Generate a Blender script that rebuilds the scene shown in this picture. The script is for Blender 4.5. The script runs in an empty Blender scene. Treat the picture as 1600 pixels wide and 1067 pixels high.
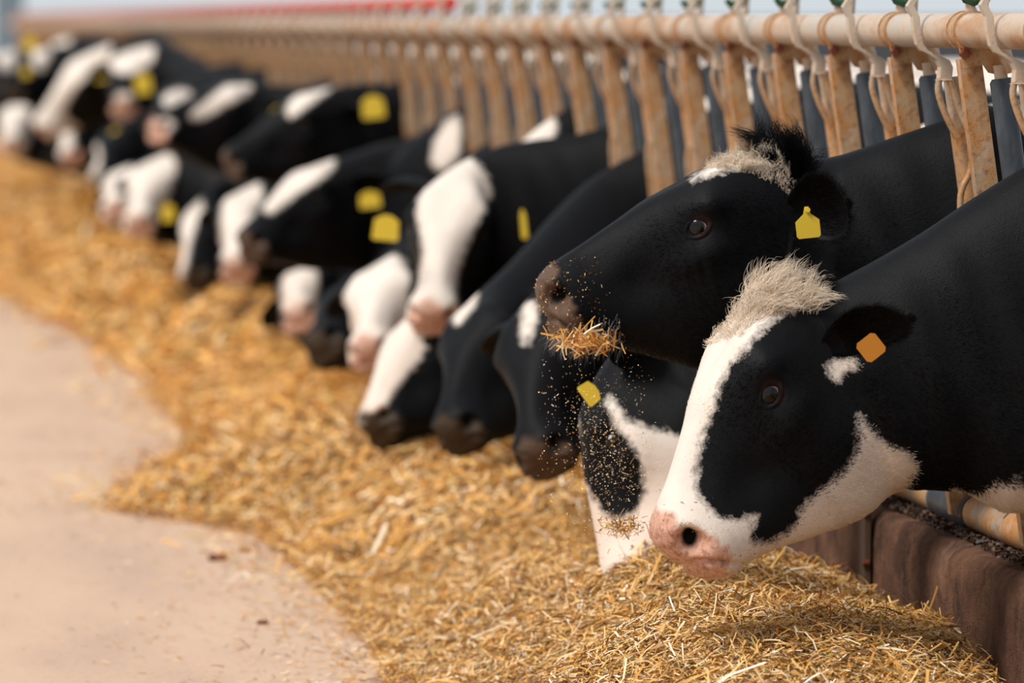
import bpy, math, random
import numpy as np
from mathutils import Vector, Matrix
rng = np.random.default_rng(7); random.seed(7)
S = bpy.context.scene; COL = S.collection

# ---------------------------------------------------------------- camera, sky, light, exposure
F = 8889.0; HZ = 35.0; VPX = -300.0; CAMZ = 1.30
PITCH = math.atan((533.5 - HZ) / F); YAW = math.atan((800 - VPX) * math.cos(PITCH) / F)
cam = bpy.data.cameras.new('camera'); camo = bpy.data.objects.new('camera', cam); COL.objects.link(camo)
cam.sensor_width = 36; cam.lens = F * 36 / 1600; cam.clip_start = .1; cam.clip_end = 800
camo.location = (0, 0, CAMZ); camo.rotation_euler = (math.pi / 2 - PITCH, 0, -YAW); S.camera = camo
cam.dof.use_dof = True; cam.dof.focus_distance = 9.98; cam.dof.aperture_fstop = 4.0
Rm = camo.rotation_euler.to_matrix()
RIGHT, UP, FWD = (np.array(Rm @ Vector(v)) for v in ((1, 0, 0), (0, 1, 0), (0, 0, -1)))
CAMP = np.array([0, 0, CAMZ])
w = bpy.data.worlds.new('sky'); S.world = w; w.use_nodes = True
nt = w.node_tree; nt.nodes.clear()
wo = nt.nodes.new('ShaderNodeOutputWorld'); wb = nt.nodes.new('ShaderNodeBackground')
tc = nt.nodes.new('ShaderNodeTexCoord'); sp = nt.nodes.new('ShaderNodeSeparateXYZ'); rp = nt.nodes.new('ShaderNodeValToRGB')
nt.links.new(tc.outputs['Generated'], sp.inputs[0]); nt.links.new(sp.outputs['Z'], rp.inputs[0]); nt.links.new(rp.outputs[0], wb.inputs[0])
rp.color_ramp.elements[0].position = 0; rp.color_ramp.elements[0].color = (.92, 1.0, 1.05, 1)
e_ = rp.color_ramp.elements.new(.06); e_.color = (.66, .72, .78, 1)
rp.color_ramp.elements[-1].position = .5; rp.color_ramp.elements[-1].color = (.76, .82, .90, 1)
nt.links.new(wb.outputs[0], wo.inputs[0]); wb.inputs[1].default_value = .72
sl = bpy.data.lights.new('sun', 'SUN'); so = bpy.data.objects.new('sun', sl); COL.objects.link(so)
sl.energy = 3.8; sl.angle = math.radians(22); sl.color = (1, .95, .88)
so.rotation_euler = Vector((-.62, -.35, .95)).to_track_quat('Z', 'Y').to_euler()
S.view_settings.view_transform = 'Standard'; S.view_settings.look = 'None'
S.view_settings.exposure = 0.0; S.view_settings.gamma = 1.0
S.view_settings.use_curve_mapping = False

# ---------------------------------------------------------------- helpers
def up(x, y, D): return CAMP + D * (FWD + (x - 800) / F * RIGHT + (533.5 - y) / F * UP)
def nrm(v): v = np.asarray(v, float); return v / (np.linalg.norm(v) + 1e-12)
def yn(n, X=2.05):                       # world Y of fence slot n
    return (.645 * (15.3 + n) - X * math.sin(YAW)) / math.cos(YAW)
def tag(o, label=None, cat=None, group=None, kind=None):
    for k, v in (('label', label), ('category', cat), ('group', group), ('kind', kind)):
        if v: o[k] = v
    return o
def empty(name, loc=(0, 0, 0)):
    o = bpy.data.objects.new(name, None); COL.objects.link(o); o.location = loc; o.empty_display_size = .1
    return o
class MB:                                 # collects verts and faces of ONE mesh
    def __init__(s): s.v = []; s.f = []; s.n = 0; s.a = {}
    def add(s, v, f, **at):
        v = np.asarray(v, float).reshape(-1, 3); s.v.append(v); s.f += [tuple(int(i) + s.n for i in q) for q in f]
        s.n += len(v); return s
    def box(s, c, d, R=None):
        c = np.asarray(c, float); d = np.asarray(d, float) / 2
        v = np.array([[x, y, z] for x in (-1, 1) for y in (-1, 1) for z in (-1, 1)]) * d
        if R is not None: v = v @ np.asarray(R).T
        return s.add(v + c, [(0, 1, 3, 2), (4, 6, 7, 5), (0, 4, 5, 1), (2, 3, 7, 6), (0, 2, 6, 4), (1, 5, 7, 3)])
    def tube(s, pts, r, k=12, sq=None, caps=True):
        pts = np.asarray(pts, float); n = len(pts); r = np.broadcast_to(np.asarray(r, float), (n,))
        tn = np.gradient(pts, axis=0); a = None; V = []
        for i in range(n):
            t = nrm(tn[i])
            if a is None:
                a = np.cross(t, (0, 0, 1) if abs(t[2]) < .8 else (1, 0, 0))
            a = nrm(a - t * (a @ t)); b = np.cross(t, a)
            for j in range(k):
                q = 2 * math.pi * j / k; V.append(pts[i] + r[i] * (math.cos(q) * a + math.sin(q) * b * (sq or 1)))
        f = [(i * k + j, i * k + (j + 1) % k, (i + 1) * k + (j + 1) % k, (i + 1) * k + j) for i in range(n - 1) for j in range(k)]
        if caps: f += [tuple(range(k))[::-1], tuple((n - 1) * k + j for j in range(k))]
        return s.add(V, f)
    def build(s, name, mat, parent=None, smooth=True, bevel=0):
        me = bpy.data.meshes.new(name); v = np.concatenate(s.v); me.from_pydata(v.tolist(), [], s.f); me.materials.append(mat)
        if smooth:
            me.polygons.foreach_set('use_smooth', np.ones(len(me.polygons), bool))
            try: me.set_sharp_from_angle(angle=math.radians(40))
            except Exception: pass
        o = bpy.data.objects.new(name, me); COL.objects.link(o)
        if parent: o.parent = parent
        if bevel:
            m = o.modifiers.new('b', 'BEVEL'); m.width = bevel; m.segments = 2
        return o
def rawmesh(name, V, faces4, mat, parent=None, attrs={}, smooth=True, k=4):
    V = np.asarray(V, np.float32); Fq = np.asarray(faces4, np.int32)
    me = bpy.data.meshes.new(name); me.vertices.add(len(V)); me.vertices.foreach_set('co', V.ravel())
    me.loops.add(Fq.size); me.loops.foreach_set('vertex_index', Fq.ravel())
    me.polygons.add(len(Fq)); me.polygons.foreach_set('loop_start', np.arange(0, Fq.size, k, dtype=np.int32))
    me.polygons.foreach_set('loop_total', np.full(len(Fq), k, np.int32))
    me.update(calc_edges=True); me.materials.append(mat)
    if smooth: me.polygons.foreach_set('use_smooth', np.ones(len(Fq), bool))
    for nme, arr in attrs.items(): setattr_mesh(me, nme, arr)
    o = bpy.data.objects.new(name, me); COL.objects.link(o)
    if parent: o.parent = parent
    return o
def setattr_mesh(me, nme, arr):
    arr = np.asarray(arr, np.float32)
    if arr.ndim == 1:
        me.attributes.new(nme, 'FLOAT', 'POINT').data.foreach_set('value', arr)
    else:
        c = np.ones((len(arr), 4), np.float32); c[:, :3] = arr
        me.attributes.new(nme, 'FLOAT_COLOR', 'POINT').data.foreach_set('color', c.ravel())

# ---------------------------------------------------------------- materials
class NT:
    def __init__(s, name):
        s.m = bpy.data.materials.new(name); s.m.use_nodes = True; s.t = s.m.node_tree; s.t.nodes.clear()
        s.out = s.n('ShaderNodeOutputMaterial'); s.b = s.n('ShaderNodeBsdfPrincipled'); s.l(s.b.outputs[0], s.out.inputs[0])
    def n(s, k, **kw):
        o = s.t.nodes.new(k)
        for a, b in kw.items(): setattr(o, a, b)
        return o
    def l(s, a, b): s.t.links.new(a, b)
    def coords(s, scale=(1, 1, 1), kind='Object'):
        c = s.n('ShaderNodeTexCoord'); m = s.n('ShaderNodeMapping'); m.inputs['Scale'].default_value = scale
        s.l(c.outputs[kind], m.inputs[0]); return m.outputs[0]
    def noise(s, co, sc, det=4, rough=.6):
        o = s.n('ShaderNodeTexNoise'); o.inputs['Scale'].default_value = sc; o.inputs['Detail'].default_value = det
        o.inputs['Roughness'].default_value = rough; s.l(co, o.inputs['Vector']); return o.outputs['Fac']
    def ramp(s, fac, stops, interp='LINEAR'):
        r = s.n('ShaderNodeValToRGB'); e = r.color_ramp; e.interpolation = interp
        while len(e.elements) < len(stops): e.elements.new(.5)
        for q, (p, c) in zip(e.elements, stops):
            q.position = p; q.color = (*c, 1) if not isinstance(c, (int, float)) else (c, c, c, 1)
        s.l(fac, r.inputs[0]); return r.outputs[0]
    def mix(s, fac, a, b, mode='MIX'):
        m = s.n('ShaderNodeMix', data_type='RGBA', blend_type=mode)
        for v, i in ((fac, 0), (a, 6), (b, 7)):
            if isinstance(v, (int, float)): m.inputs[i].default_value = v
            elif isinstance(v, tuple): m.inputs[i].default_value = (*v, 1)
            else: s.l(v, m.inputs[i])
        return m.outputs[2]
    def attr(s, name): return s.n('ShaderNodeAttribute', attribute_name=name)
    def math(s, op, a, b=0.):
        m = s.n('ShaderNodeMath', operation=op)
        for v, i in ((a, 0), (b, 1)):
            if isinstance(v, (int, float)): m.inputs[i].default_value = v
            else: s.l(v, m.inputs[i])
        return m.outputs[0]
    def bump(s, h, st=.5, dist=.01):
        b = s.n('ShaderNodeBump'); b.inputs['Strength'].default_value = st; b.inputs['Distance'].default_value = dist
        s.l(h, b.inputs['Height']); s.l(b.outputs[0], s.b.inputs['Normal'])
    def col(s, c, rough=.6, metal=0., spec=.5):
        if isinstance(c, tuple): s.b.inputs['Base Color'].default_value = (*c, 1)
        else: s.l(c, s.b.inputs['Base Color'])
        if isinstance(rough, (int, float)): s.b.inputs['Roughness'].default_value = rough
        else: s.l(rough, s.b.inputs['Roughness'])
        s.b.inputs['Metallic'].default_value = metal; s.b.inputs['Specular IOR Level'].default_value = spec
        return s.m

def m_plain(name, c, rough=.6, metal=0., spec=.5): return NT(name).col(c, rough, metal, spec)

BLACK = (.0035, .0038, .0046); WHITE = (.78, .70, .62)
def m_coat():
    t = NT('holstein_coat'); co = t.coords()
    n1 = t.noise(co, 60, 3); n2 = t.noise(co, 220, 2)
    sd = t.attr('white').outputs['Fac']
    j = t.math('MULTIPLY', t.math('SUBTRACT', n1, .5), .03); j2 = t.math('MULTIPLY', t.math('SUBTRACT', n2, .5), .012)
    v = t.math('ADD', t.math('ADD', sd, j), j2)
    fac = t.ramp(t.math('ADD', t.math('MULTIPLY', v, 60), .5), [(0, 0.), (1, 1.)])
    wn = t.noise(co, 14, 3)
    white = t.mix(wn, (.66, .56, .48), (.78, .71, .64))
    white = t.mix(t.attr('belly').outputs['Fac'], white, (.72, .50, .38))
    black = t.mix(t.noise(co, 30, 3), BLACK, (.008, .0085, .010))
    c = t.mix(fac, black, white)
    pk = t.attr('pink').outputs['Fac']; skn = t.ramp(t.noise(co, 90, 4), [(.3, (.30, .15, .09)), (.5, (.60, .34, .25)), (.75, (.68, .43, .34))])
    skd = t.mix(t.noise(co, 120, 3), (.010, .008, .007), (.10, .068, .045))
    skin = t.mix(t.attr('darknose').outputs['Fac'], skn, skd)
    c = t.mix(pk, c, skin)
    c = t.mix(t.attr('dark').outputs['Fac'], c, (.004, .003, .003))
    c = t.mix(t.attr('rosy').outputs['Fac'], c, (.42, .16, .13))
    fur = t.noise(t.coords((1, 1, 1)), 420, 2)
    fur2 = t.noise(co, 120, 3)
    t.bump(t.math('ADD', fur, t.math('MULTIPLY', fur2, .8)), .25, .004)
    return t.col(c, .5, 0, .08)
def m_hair():
    t = NT('coat_hair'); c = t.attr('hcol').outputs['Color']; t.col(c, .5, 0, .09)
    tr = t.n('ShaderNodeBsdfTranslucent'); t.l(c, tr.inputs[0]); mx = t.n('ShaderNodeMixShader'); mx.inputs[0].default_value = .5
    t.l(t.b.outputs[0], mx.inputs[1]); t.l(tr.outputs[0], mx.inputs[2]); t.l(mx.outputs[0], t.out.inputs[0]); return t.m
def m_straw():
    t = NT('straw_blades'); c = t.attr('scol').outputs['Color']; return t.col(c, .55, 0, .3)
def m_strawbase():
    t = NT('straw_bed'); co = t.coords()
    c = t.ramp(t.noise(co, 45, 6, .7), [(.3, (.12, .055, .012)), (.5, (.36, .19, .055)), (.7, (.62, .38, .14))])
    t.bump(t.noise(co, 70, 5), .9, .02); return t.col(c, .8, 0, .1)
def m_rust(name='rusted_galvanised_steel', grey=.35):
    t = NT(name); co = t.coords(); n1 = t.noise(co, 9, 5, .65); n2 = t.noise(co, 70, 4, .7)
    c = t.ramp(n1, [(.32, (.34, .31, .27)), (.42, (.48, .32, .19)), (.55, (.50, .25, .095)), (.75, (.56, .23, .06))])
    c = t.mix(t.ramp(n2, [(.5, 0.), (.72, .75)]), c, (.20, .065, .02))
    c = t.mix(t.ramp(t.noise(co, 22, 3), [(.55, 0.), (.7, .6)]), c, (.58, .50, .42))
    t.bump(n2, .35, .003); return t.col(c, .55, .15, .4)
def m_rail():
    t = NT('weathered_pale_steel'); co = t.coords((1, .35, 1)); n1 = t.noise(co, 6, 4, .6); n2 = t.noise(t.coords(), 60, 4, .7)
    c = t.ramp(n1, [(.36, (.50, .46, .40)), (.5, (.58, .45, .34)), (.6, (.48, .27, .14)), (.72, (.58, .46, .36))])
    c = t.mix(t.ramp(n2, [(.56, 0.), (.75, .6)]), c, (.26, .10, .04))
    t.bump(n2, .25, .002); return t.col(c, .5, .15, .4)
def m_curb():
    t = NT('dirty_concrete_curb'); co = t.coords(); n = t.noise(co, 3.2, 5, .65); n2 = t.noise(co, 30, 5, .7)
    c = t.ramp(n, [(.36, (.10, .058, .045)), (.47, (.23, .115, .072)), (.6, (.36, .185, .11)), (.74, (.42, .26, .18))])
    c = t.mix(t.ramp(n2, [(.45, 0.), (.7, .5)]), c, (.13, .065, .04))
    c = t.mix(t.ramp(t.noise(t.coords((1, 1, .7)), 7, 6, .75), [(.50, 0.), (.64, .8)]), c, (.060, .036, .030))
    c = t.mix(t.ramp(t.noise(co, 160, 3, .8), [(.55, 0.), (.75, .5)]), c, (.42, .26, .17))
    h = t.math('ADD', n2, t.math('MULTIPLY', t.noise(t.coords((1, 1, .75)), 80, 5, .8), 1.2)); h = t.math('ADD', h, t.math('MULTIPLY', t.noise(co, 240, 3, .8), .5))
    t.bump(h, 1.0, .014); return t.col(c, .9, 0, .12)
def m_floor():
    t = NT('feed_alley_concrete'); co = t.coords(); big = t.noise(t.coords((1, .25, 1)), 2.2, 5, .6); f = t.noise(co, 90, 4, .75)
    c = t.ramp(big, [(.32, (.46, .32, .255)), (.5, (.54, .38, .29)), (.68, (.58, .42, .30))])
    c = t.mix(t.ramp(f, [(.45, 0.), (.62, .45)]), c, (.66, .45, .24))
    c = t.mix(t.ramp(t.noise(t.coords((1, .5, 1)), 38, 4, .8), [(.60, 0.), (.68, .55)]), c, (.22, .13, .08))
    t.bump(f, .3, .004); return t.col(c, .85, 0, .2)
def m_sleeve():
    t = NT('dark_blue_grey_plastic'); co = t.coords((1, 1, .3)); n = t.noise(co, 40, 4, .7)
    c = t.ramp(n, [(.35, (.022, .027, .034)), (.6, (.05, .06, .072)), (.8, (.13, .12, .11))]); t.bump(n, .15, .002); return t.col(c, .42, .0, .5)
M = dict(coat=m_coat(), hair=m_hair(), straw=m_straw(), bed=m_strawbase(), rust=m_rust(), rail=m_rail(), curb=m_curb(), floor=m_floor(), sleeve=m_sleeve(),
         amber=m_plain('amber_tag_plastic', (.42, .15, .003), .5), yellow=m_plain('yellow_tag_plastic', (.66, .46, .03), .5),
         strip=m_plain('dark_rusted_flat_bar', (.10, .058, .036), .7, .2),
         ink=m_plain('black_tag_ink', (.02, .018, .01), .6), green=m_plain('green_plastic', (.008, .055, .02), .5), red=m_plain('red_plastic', (.62, .045, .015), .5),
         pipe=m_plain('blue_grey_column_paint', (.20, .26, .31), .5), bolt=m_plain('rusty_bolt', (.16, .035, .015), .7, .3),
         dark=m_plain('dark_barn_side', (.035, .037, .045), .8), slurry=m_plain('wet_barn_floor', (.10, .07, .05), .7), orange=m_plain('orange_plastic', (.8, .28, .02), .5))
def m_eye():
    t = NT('cow_eye'); c = t.attr('ecol').outputs['Color']; t.b.inputs['Coat Weight'].default_value = .3; t.b.inputs['Coat Roughness'].default_value = .02
    return t.col(c, .16, 0, .25)
M['eye'] = m_eye()

# ---------------------------------------------------------------- setting
def edge(Y):                              # alley-side edge of the feed
    return np.interp(Y, [5, 8, 10.5, 11.7, 13.2, 14.4, 15.2, 16.0, 17.4, 20, 23.5, 26, 28, 33, 60],
                     [1.05, 1.10, 1.14, 1.19, 1.20, 1.16, .80, .95, 1.22, 1.24, 1.16, .98, .85, .8, .8])
_ph = rng.uniform(0, 6.28, 40); _kx = rng.uniform(-9, 9, 40); _ky = rng.uniform(-7, 7, 40); _am = rng.uniform(.3, 1, 40) / (1 + .22 * np.hypot(_kx, _ky))
def lumps(X, Y):
    z = 0
    for p, a, b, c in zip(_ph, _kx, _ky, _am): z = z + c * np.sin(a * X + b * Y + p)
    return z / 6
def strawz(X, Y):
    X = np.asarray(X, float); Y = np.asarray(Y, float)
    e = edge(Y) + .05 * np.sin(3.1 * Y) + .03 * np.sin(7.3 * Y + 1)
    t = np.clip((X - e) / .50, 0, 1); s = t * t * (3 - 2 * t)
    H = np.interp(Y, [5, 9, 9.9, 10.5, 11.0, 11.8, 13, 14.5, 16, 18, 20, 25, 60], [.20, .20, .235, .27, .24, .15, .15, .19, .17, .15, .17, .17, .18])
    back = 1 - .42 * np.clip((X - 1.72) / .36, 0, 1) ** 1.3
    fine = .006 * np.sin(61 * X + 13 * np.sin(9 * Y)) * np.sin(47 * Y + 11 * np.sin(13 * X)) + .005 * np.sin(97 * X - 71 * Y)
    return H * s * back + s * .09 * lumps(X, Y) + s * fine - .012 * (t <= 0)
def grid(xs, ys, fz):
    Xg, Yg = np.meshgrid(xs, ys, indexing='ij'); Z = fz(Xg, Yg); V = np.stack([Xg, Yg, Z], -1).reshape(-1, 3); m = len(ys)
    i = np.arange(len(xs) - 1)[:, None] * m + np.arange(m - 1)[None]; i = i.ravel()
    return V, np.stack([i, i + m, i + m + 1, i + 1], -1)

fl = MB().box((-3.0, 45, -.1), (10.3, 130, .2)).build('floor', M['floor'], smooth=False); tag(fl, kind='structure')
bf = MB().box((9.3, 45, -.32), (13.8, 130, .2)).build('floor', M['slurry'], smooth=False); tag(bf, kind='structure'); bf.name = 'floor_barn'
def curb():
    prof = [(2.08, -.02), (2.08, .28), (2.087, .318), (2.105, .336), (2.14, .337), (2.36, .325), (2.38, .30), (2.38, -.25), (2.10, -.25)]
    ys = np.concatenate([np.arange(5, 20, .06), np.arange(20, 59.3, .5)]); V = []
    for y in ys:
        for i, (x, z) in enumerate(prof):
            j = .003 * math.sin(y * 7 + i) + .002 * math.sin(y * 19 + 2 * i) if 0 < i < 6 else 0
            V.append((x + j, y, z + (j if i > 1 else 0)))
    k = len(prof); f = [(a * k + b, a * k + (b + 1) % k, (a + 1) * k + (b + 1) % k, (a + 1) * k + b) for a in range(len(ys) - 1) for b in range(k)]
    f += [tuple(range(k)), tuple((len(ys) - 1) * k + b for b in range(k))[::-1]]
    o = MB().add(V, f).build('feed_curb', M['curb'], smooth=True)
    tag(o, 'brown dirty concrete curb running under the feed fence beside the straw', 'curb')
    return o
curb()
dk = MB().box((16.0, 60, .62), (.3, 110, 1.45)).build('wall_far', M['dark'], smooth=False); tag(dk, kind='structure')
cp = MB().box((2.07, 59.6, 2.4), (.32, .3, 4.8)).build('column', M['pipe'], bevel=.01, smooth=False)
tag(cp, 'blue grey steel column at the far left end of the feed fence', 'column')

# straw feed
xs = np.linspace(.6, 2.085, 150); ys = np.concatenate([np.arange(7.5, 13, .012), np.arange(13, 20, .03), np.arange(20, 58, .12)])
V, Fq = grid(xs, ys, lambda X, Y: strawz(X, Y) - .004)
feed = empty('straw_feed', (1.6, 12, 0)); tag(feed, 'long golden bank of chopped straw feed lying along the curb', 'straw', kind='stuff')
bedo = rawmesh('straw_bed', V - np.array([1.6, 12, 0]), Fq, M['bed'], feed); tag(bedo, kind='stuff')
PAL = np.array([(.82, .49, .17), (.74, .38, .09), (.60, .27, .045), (.90, .63, .33), (.42, .175, .03), (.94, .78, .54), (.17, .080, .022), (.42, .29, .08)])
PW = np.array([.22, .19, .15, .12, .11, .05, .10, .06])
def blades(P, d, nv, L, W, col, bend=.12):
    """bent flat stalks, 3 cross pairs each; P centre, d direction, nv normal"""
    sv = np.cross(d, nv); sv /= np.linalg.norm(sv, axis=1)[:, None] + 1e-9
    L = L[:, None]; W = W[:, None]; bd = (rng.uniform(-bend, bend, len(P))[:, None]) * L
    a = P - d * L / 2; c = P + d * L / 2; m = P + nv * bd
    V = np.stack([a - sv * W / 2, a + sv * W / 2, m - sv * W / 2 + nv * W * .15, m + sv * W / 2 + nv * W * .15, c - sv * W / 2, c + sv * W / 2], 1).reshape(-1, 3)
    b = np.arange(len(P))[:, None] * 6
    Fq = np.concatenate([b + np.array([[0, 1, 3, 2]]), b + np.array([[2, 3, 5, 4]])])
    return V, Fq, np.repeat(col, 6, axis=0)
def scatter(n, y0, y1, L0, L1, W0, W1, tilt, lift, edgefade=.12, power=1.0):
    Y = y0 + (y1 - y0) * rng.random(n) ** power; e = edge(Y)
    X = e - .05 - np.abs(rng.normal(0, edgefade, n)) * (rng.random(n) < .10) + (2.10 - e) * rng.random(n)
    Z = np.maximum(strawz(X, Y), 0)
    ds = .01; gx = (strawz(X + ds, Y) - strawz(X - ds, Y)) / (2 * ds); gy = (strawz(X, Y + ds) - strawz(X, Y - ds)) / (2 * ds)
    nv = np.stack([-gx, -gy, np.ones(n)], 1); nv += rng.normal(0, .35, (n, 3)); nv /= np.linalg.norm(nv, axis=1)[:, None]
    a = rng.uniform(0, 2 * np.pi, n); d = np.stack([np.cos(a), np.sin(a), rng.normal(0, tilt, n)], 1)
    d = d - nv * (np.sum(d * nv, 1) * .8)[:, None]; d /= np.linalg.norm(d, axis=1)[:, None]
    L = rng.uniform(L0, L1, n) * rng.choice([.5, .8, 1, 1.5], n, p=[.35, .3, .25, .1]); W = rng.uniform(W0, W1, n)
    P = np.stack([X, Y, Z + lift * rng.random(n) + np.abs(d[:, 2]) * L * .35], 1)
    c = PAL[rng.choice(len(PAL), n, p=PW / PW.sum())] * rng.uniform(.8, 1.15, (n, 1))
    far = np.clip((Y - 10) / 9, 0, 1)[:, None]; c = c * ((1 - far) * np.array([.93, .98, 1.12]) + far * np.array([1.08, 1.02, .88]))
    # keep stalks on this side of the curb
    ex = np.abs(d[:, 0]) * L / 2; P[:, 0] = np.minimum(P[:, 0], 2.072 - ex)
    return blades(P, d, nv, L, W, c)
def join_blades(parts):
    Vs, Fs, Cs, n = [], [], [], 0
    for V, Fq, c in parts: Vs.append(V); Fs.append(Fq + n); Cs.append(c); n += len(V)
    return np.concatenate(Vs), np.concatenate(Fs), np.concatenate(Cs)
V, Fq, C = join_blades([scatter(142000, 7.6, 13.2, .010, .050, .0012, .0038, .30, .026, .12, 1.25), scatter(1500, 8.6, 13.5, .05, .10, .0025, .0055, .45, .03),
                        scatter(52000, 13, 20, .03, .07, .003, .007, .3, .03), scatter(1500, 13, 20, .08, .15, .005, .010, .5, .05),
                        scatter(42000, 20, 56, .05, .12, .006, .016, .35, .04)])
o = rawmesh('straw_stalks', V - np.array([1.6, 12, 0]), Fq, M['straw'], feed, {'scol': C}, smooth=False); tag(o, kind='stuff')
# loose chaff on the alley floor
n = 9000; Y = rng.uniform(9, 40, n) ; X = edge(Y) - np.abs(rng.exponential(.22, n)); Z = np.full(n, .002) + rng.random(n) * .003
a = rng.uniform(0, 6.28, n); d = np.stack([np.cos(a), np.sin(a), rng.normal(0, .08, n)], 1); d /= np.linalg.norm(d, axis=1)[:, None]
nv = np.tile([0, 0, 1.], (n, 1)) + rng.normal(0, .15, (n, 3)); L = rng.uniform(.005, .03, n); W = rng.uniform(.002, .005, n)
V, Fq, C = blades(np.stack([X, Y, Z], 1), d, nv, L, W, PAL[rng.choice(len(PAL), n, p=PW / PW.sum())])
ch = rawmesh('straw_chaff', V, Fq, M['straw'], None, {'scol': C}, smooth=False)
tag(ch, 'thin scatter of yellow straw chaff on the bare pinkish alley floor', 'straw', kind='stuff')
# small crumbs of feed on the floor
for (x, y, r, lb) in ((340, 868, .022, 'small brown clump of feed on bare floor, left of the near straw bank'), (412, 966, .014, 'tiny brown crumb of feed on the floor nearest the camera')):
    D = F * 1.29 / (y - HZ); c = up(x, y, D); c[2] = r * .3; m = MB()
    for k in range(7):
        q = c + rng.normal(0, r * .5, 3) * (1, 1, .25); m.tube([q + (-r * .5, 0, 0), q, q + (r * .5, rng.normal(0, .004), 0)], [r * .15, r * .4, r * .12], 6)
    tag(m.build('feed_crumb', M['bolt']), lb, 'straw')

# ---------------------------------------------------------------- feed fence
TL = .14                                    # lean of the fence: its top hangs out over the alley
ZR = 1.285
def fx(z): return 2.045 + (ZR - z) * TL     # X of the fence plane at height z
fence = empty('feed_fence', (2.2, 10, 0)); tag(fence, 'long rusty self-locking feed fence with two pipe rails and upright bars above the curb', 'fence')
OFF = np.array([2.2, 10, 0])
y0, y1 = 6.5, 58.5
m = MB(); m.tube([(fx(ZR), y, ZR) for y in np.linspace(y0, y1, 60)], .0315, 24)
m.v[-1] -= OFF; m.build('top_rail', M['rail'], fence)
m = MB(); m.tube([(2.195, y, .372) for y in np.linspace(y0, y1, 60)], .033, 24); m.v[-1] -= OFF; lr = m.build('bottom_rail', M['rust'], fence)
m = MB(); m.tube([(2.195, y, .372) for y in (10.55, 10.58, 10.86, 10.89)], [.036, .038, .038, .036], 20); m.v[-1] -= OFF
m.build('rail_coupling', M['sleeve'], fence)
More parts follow.
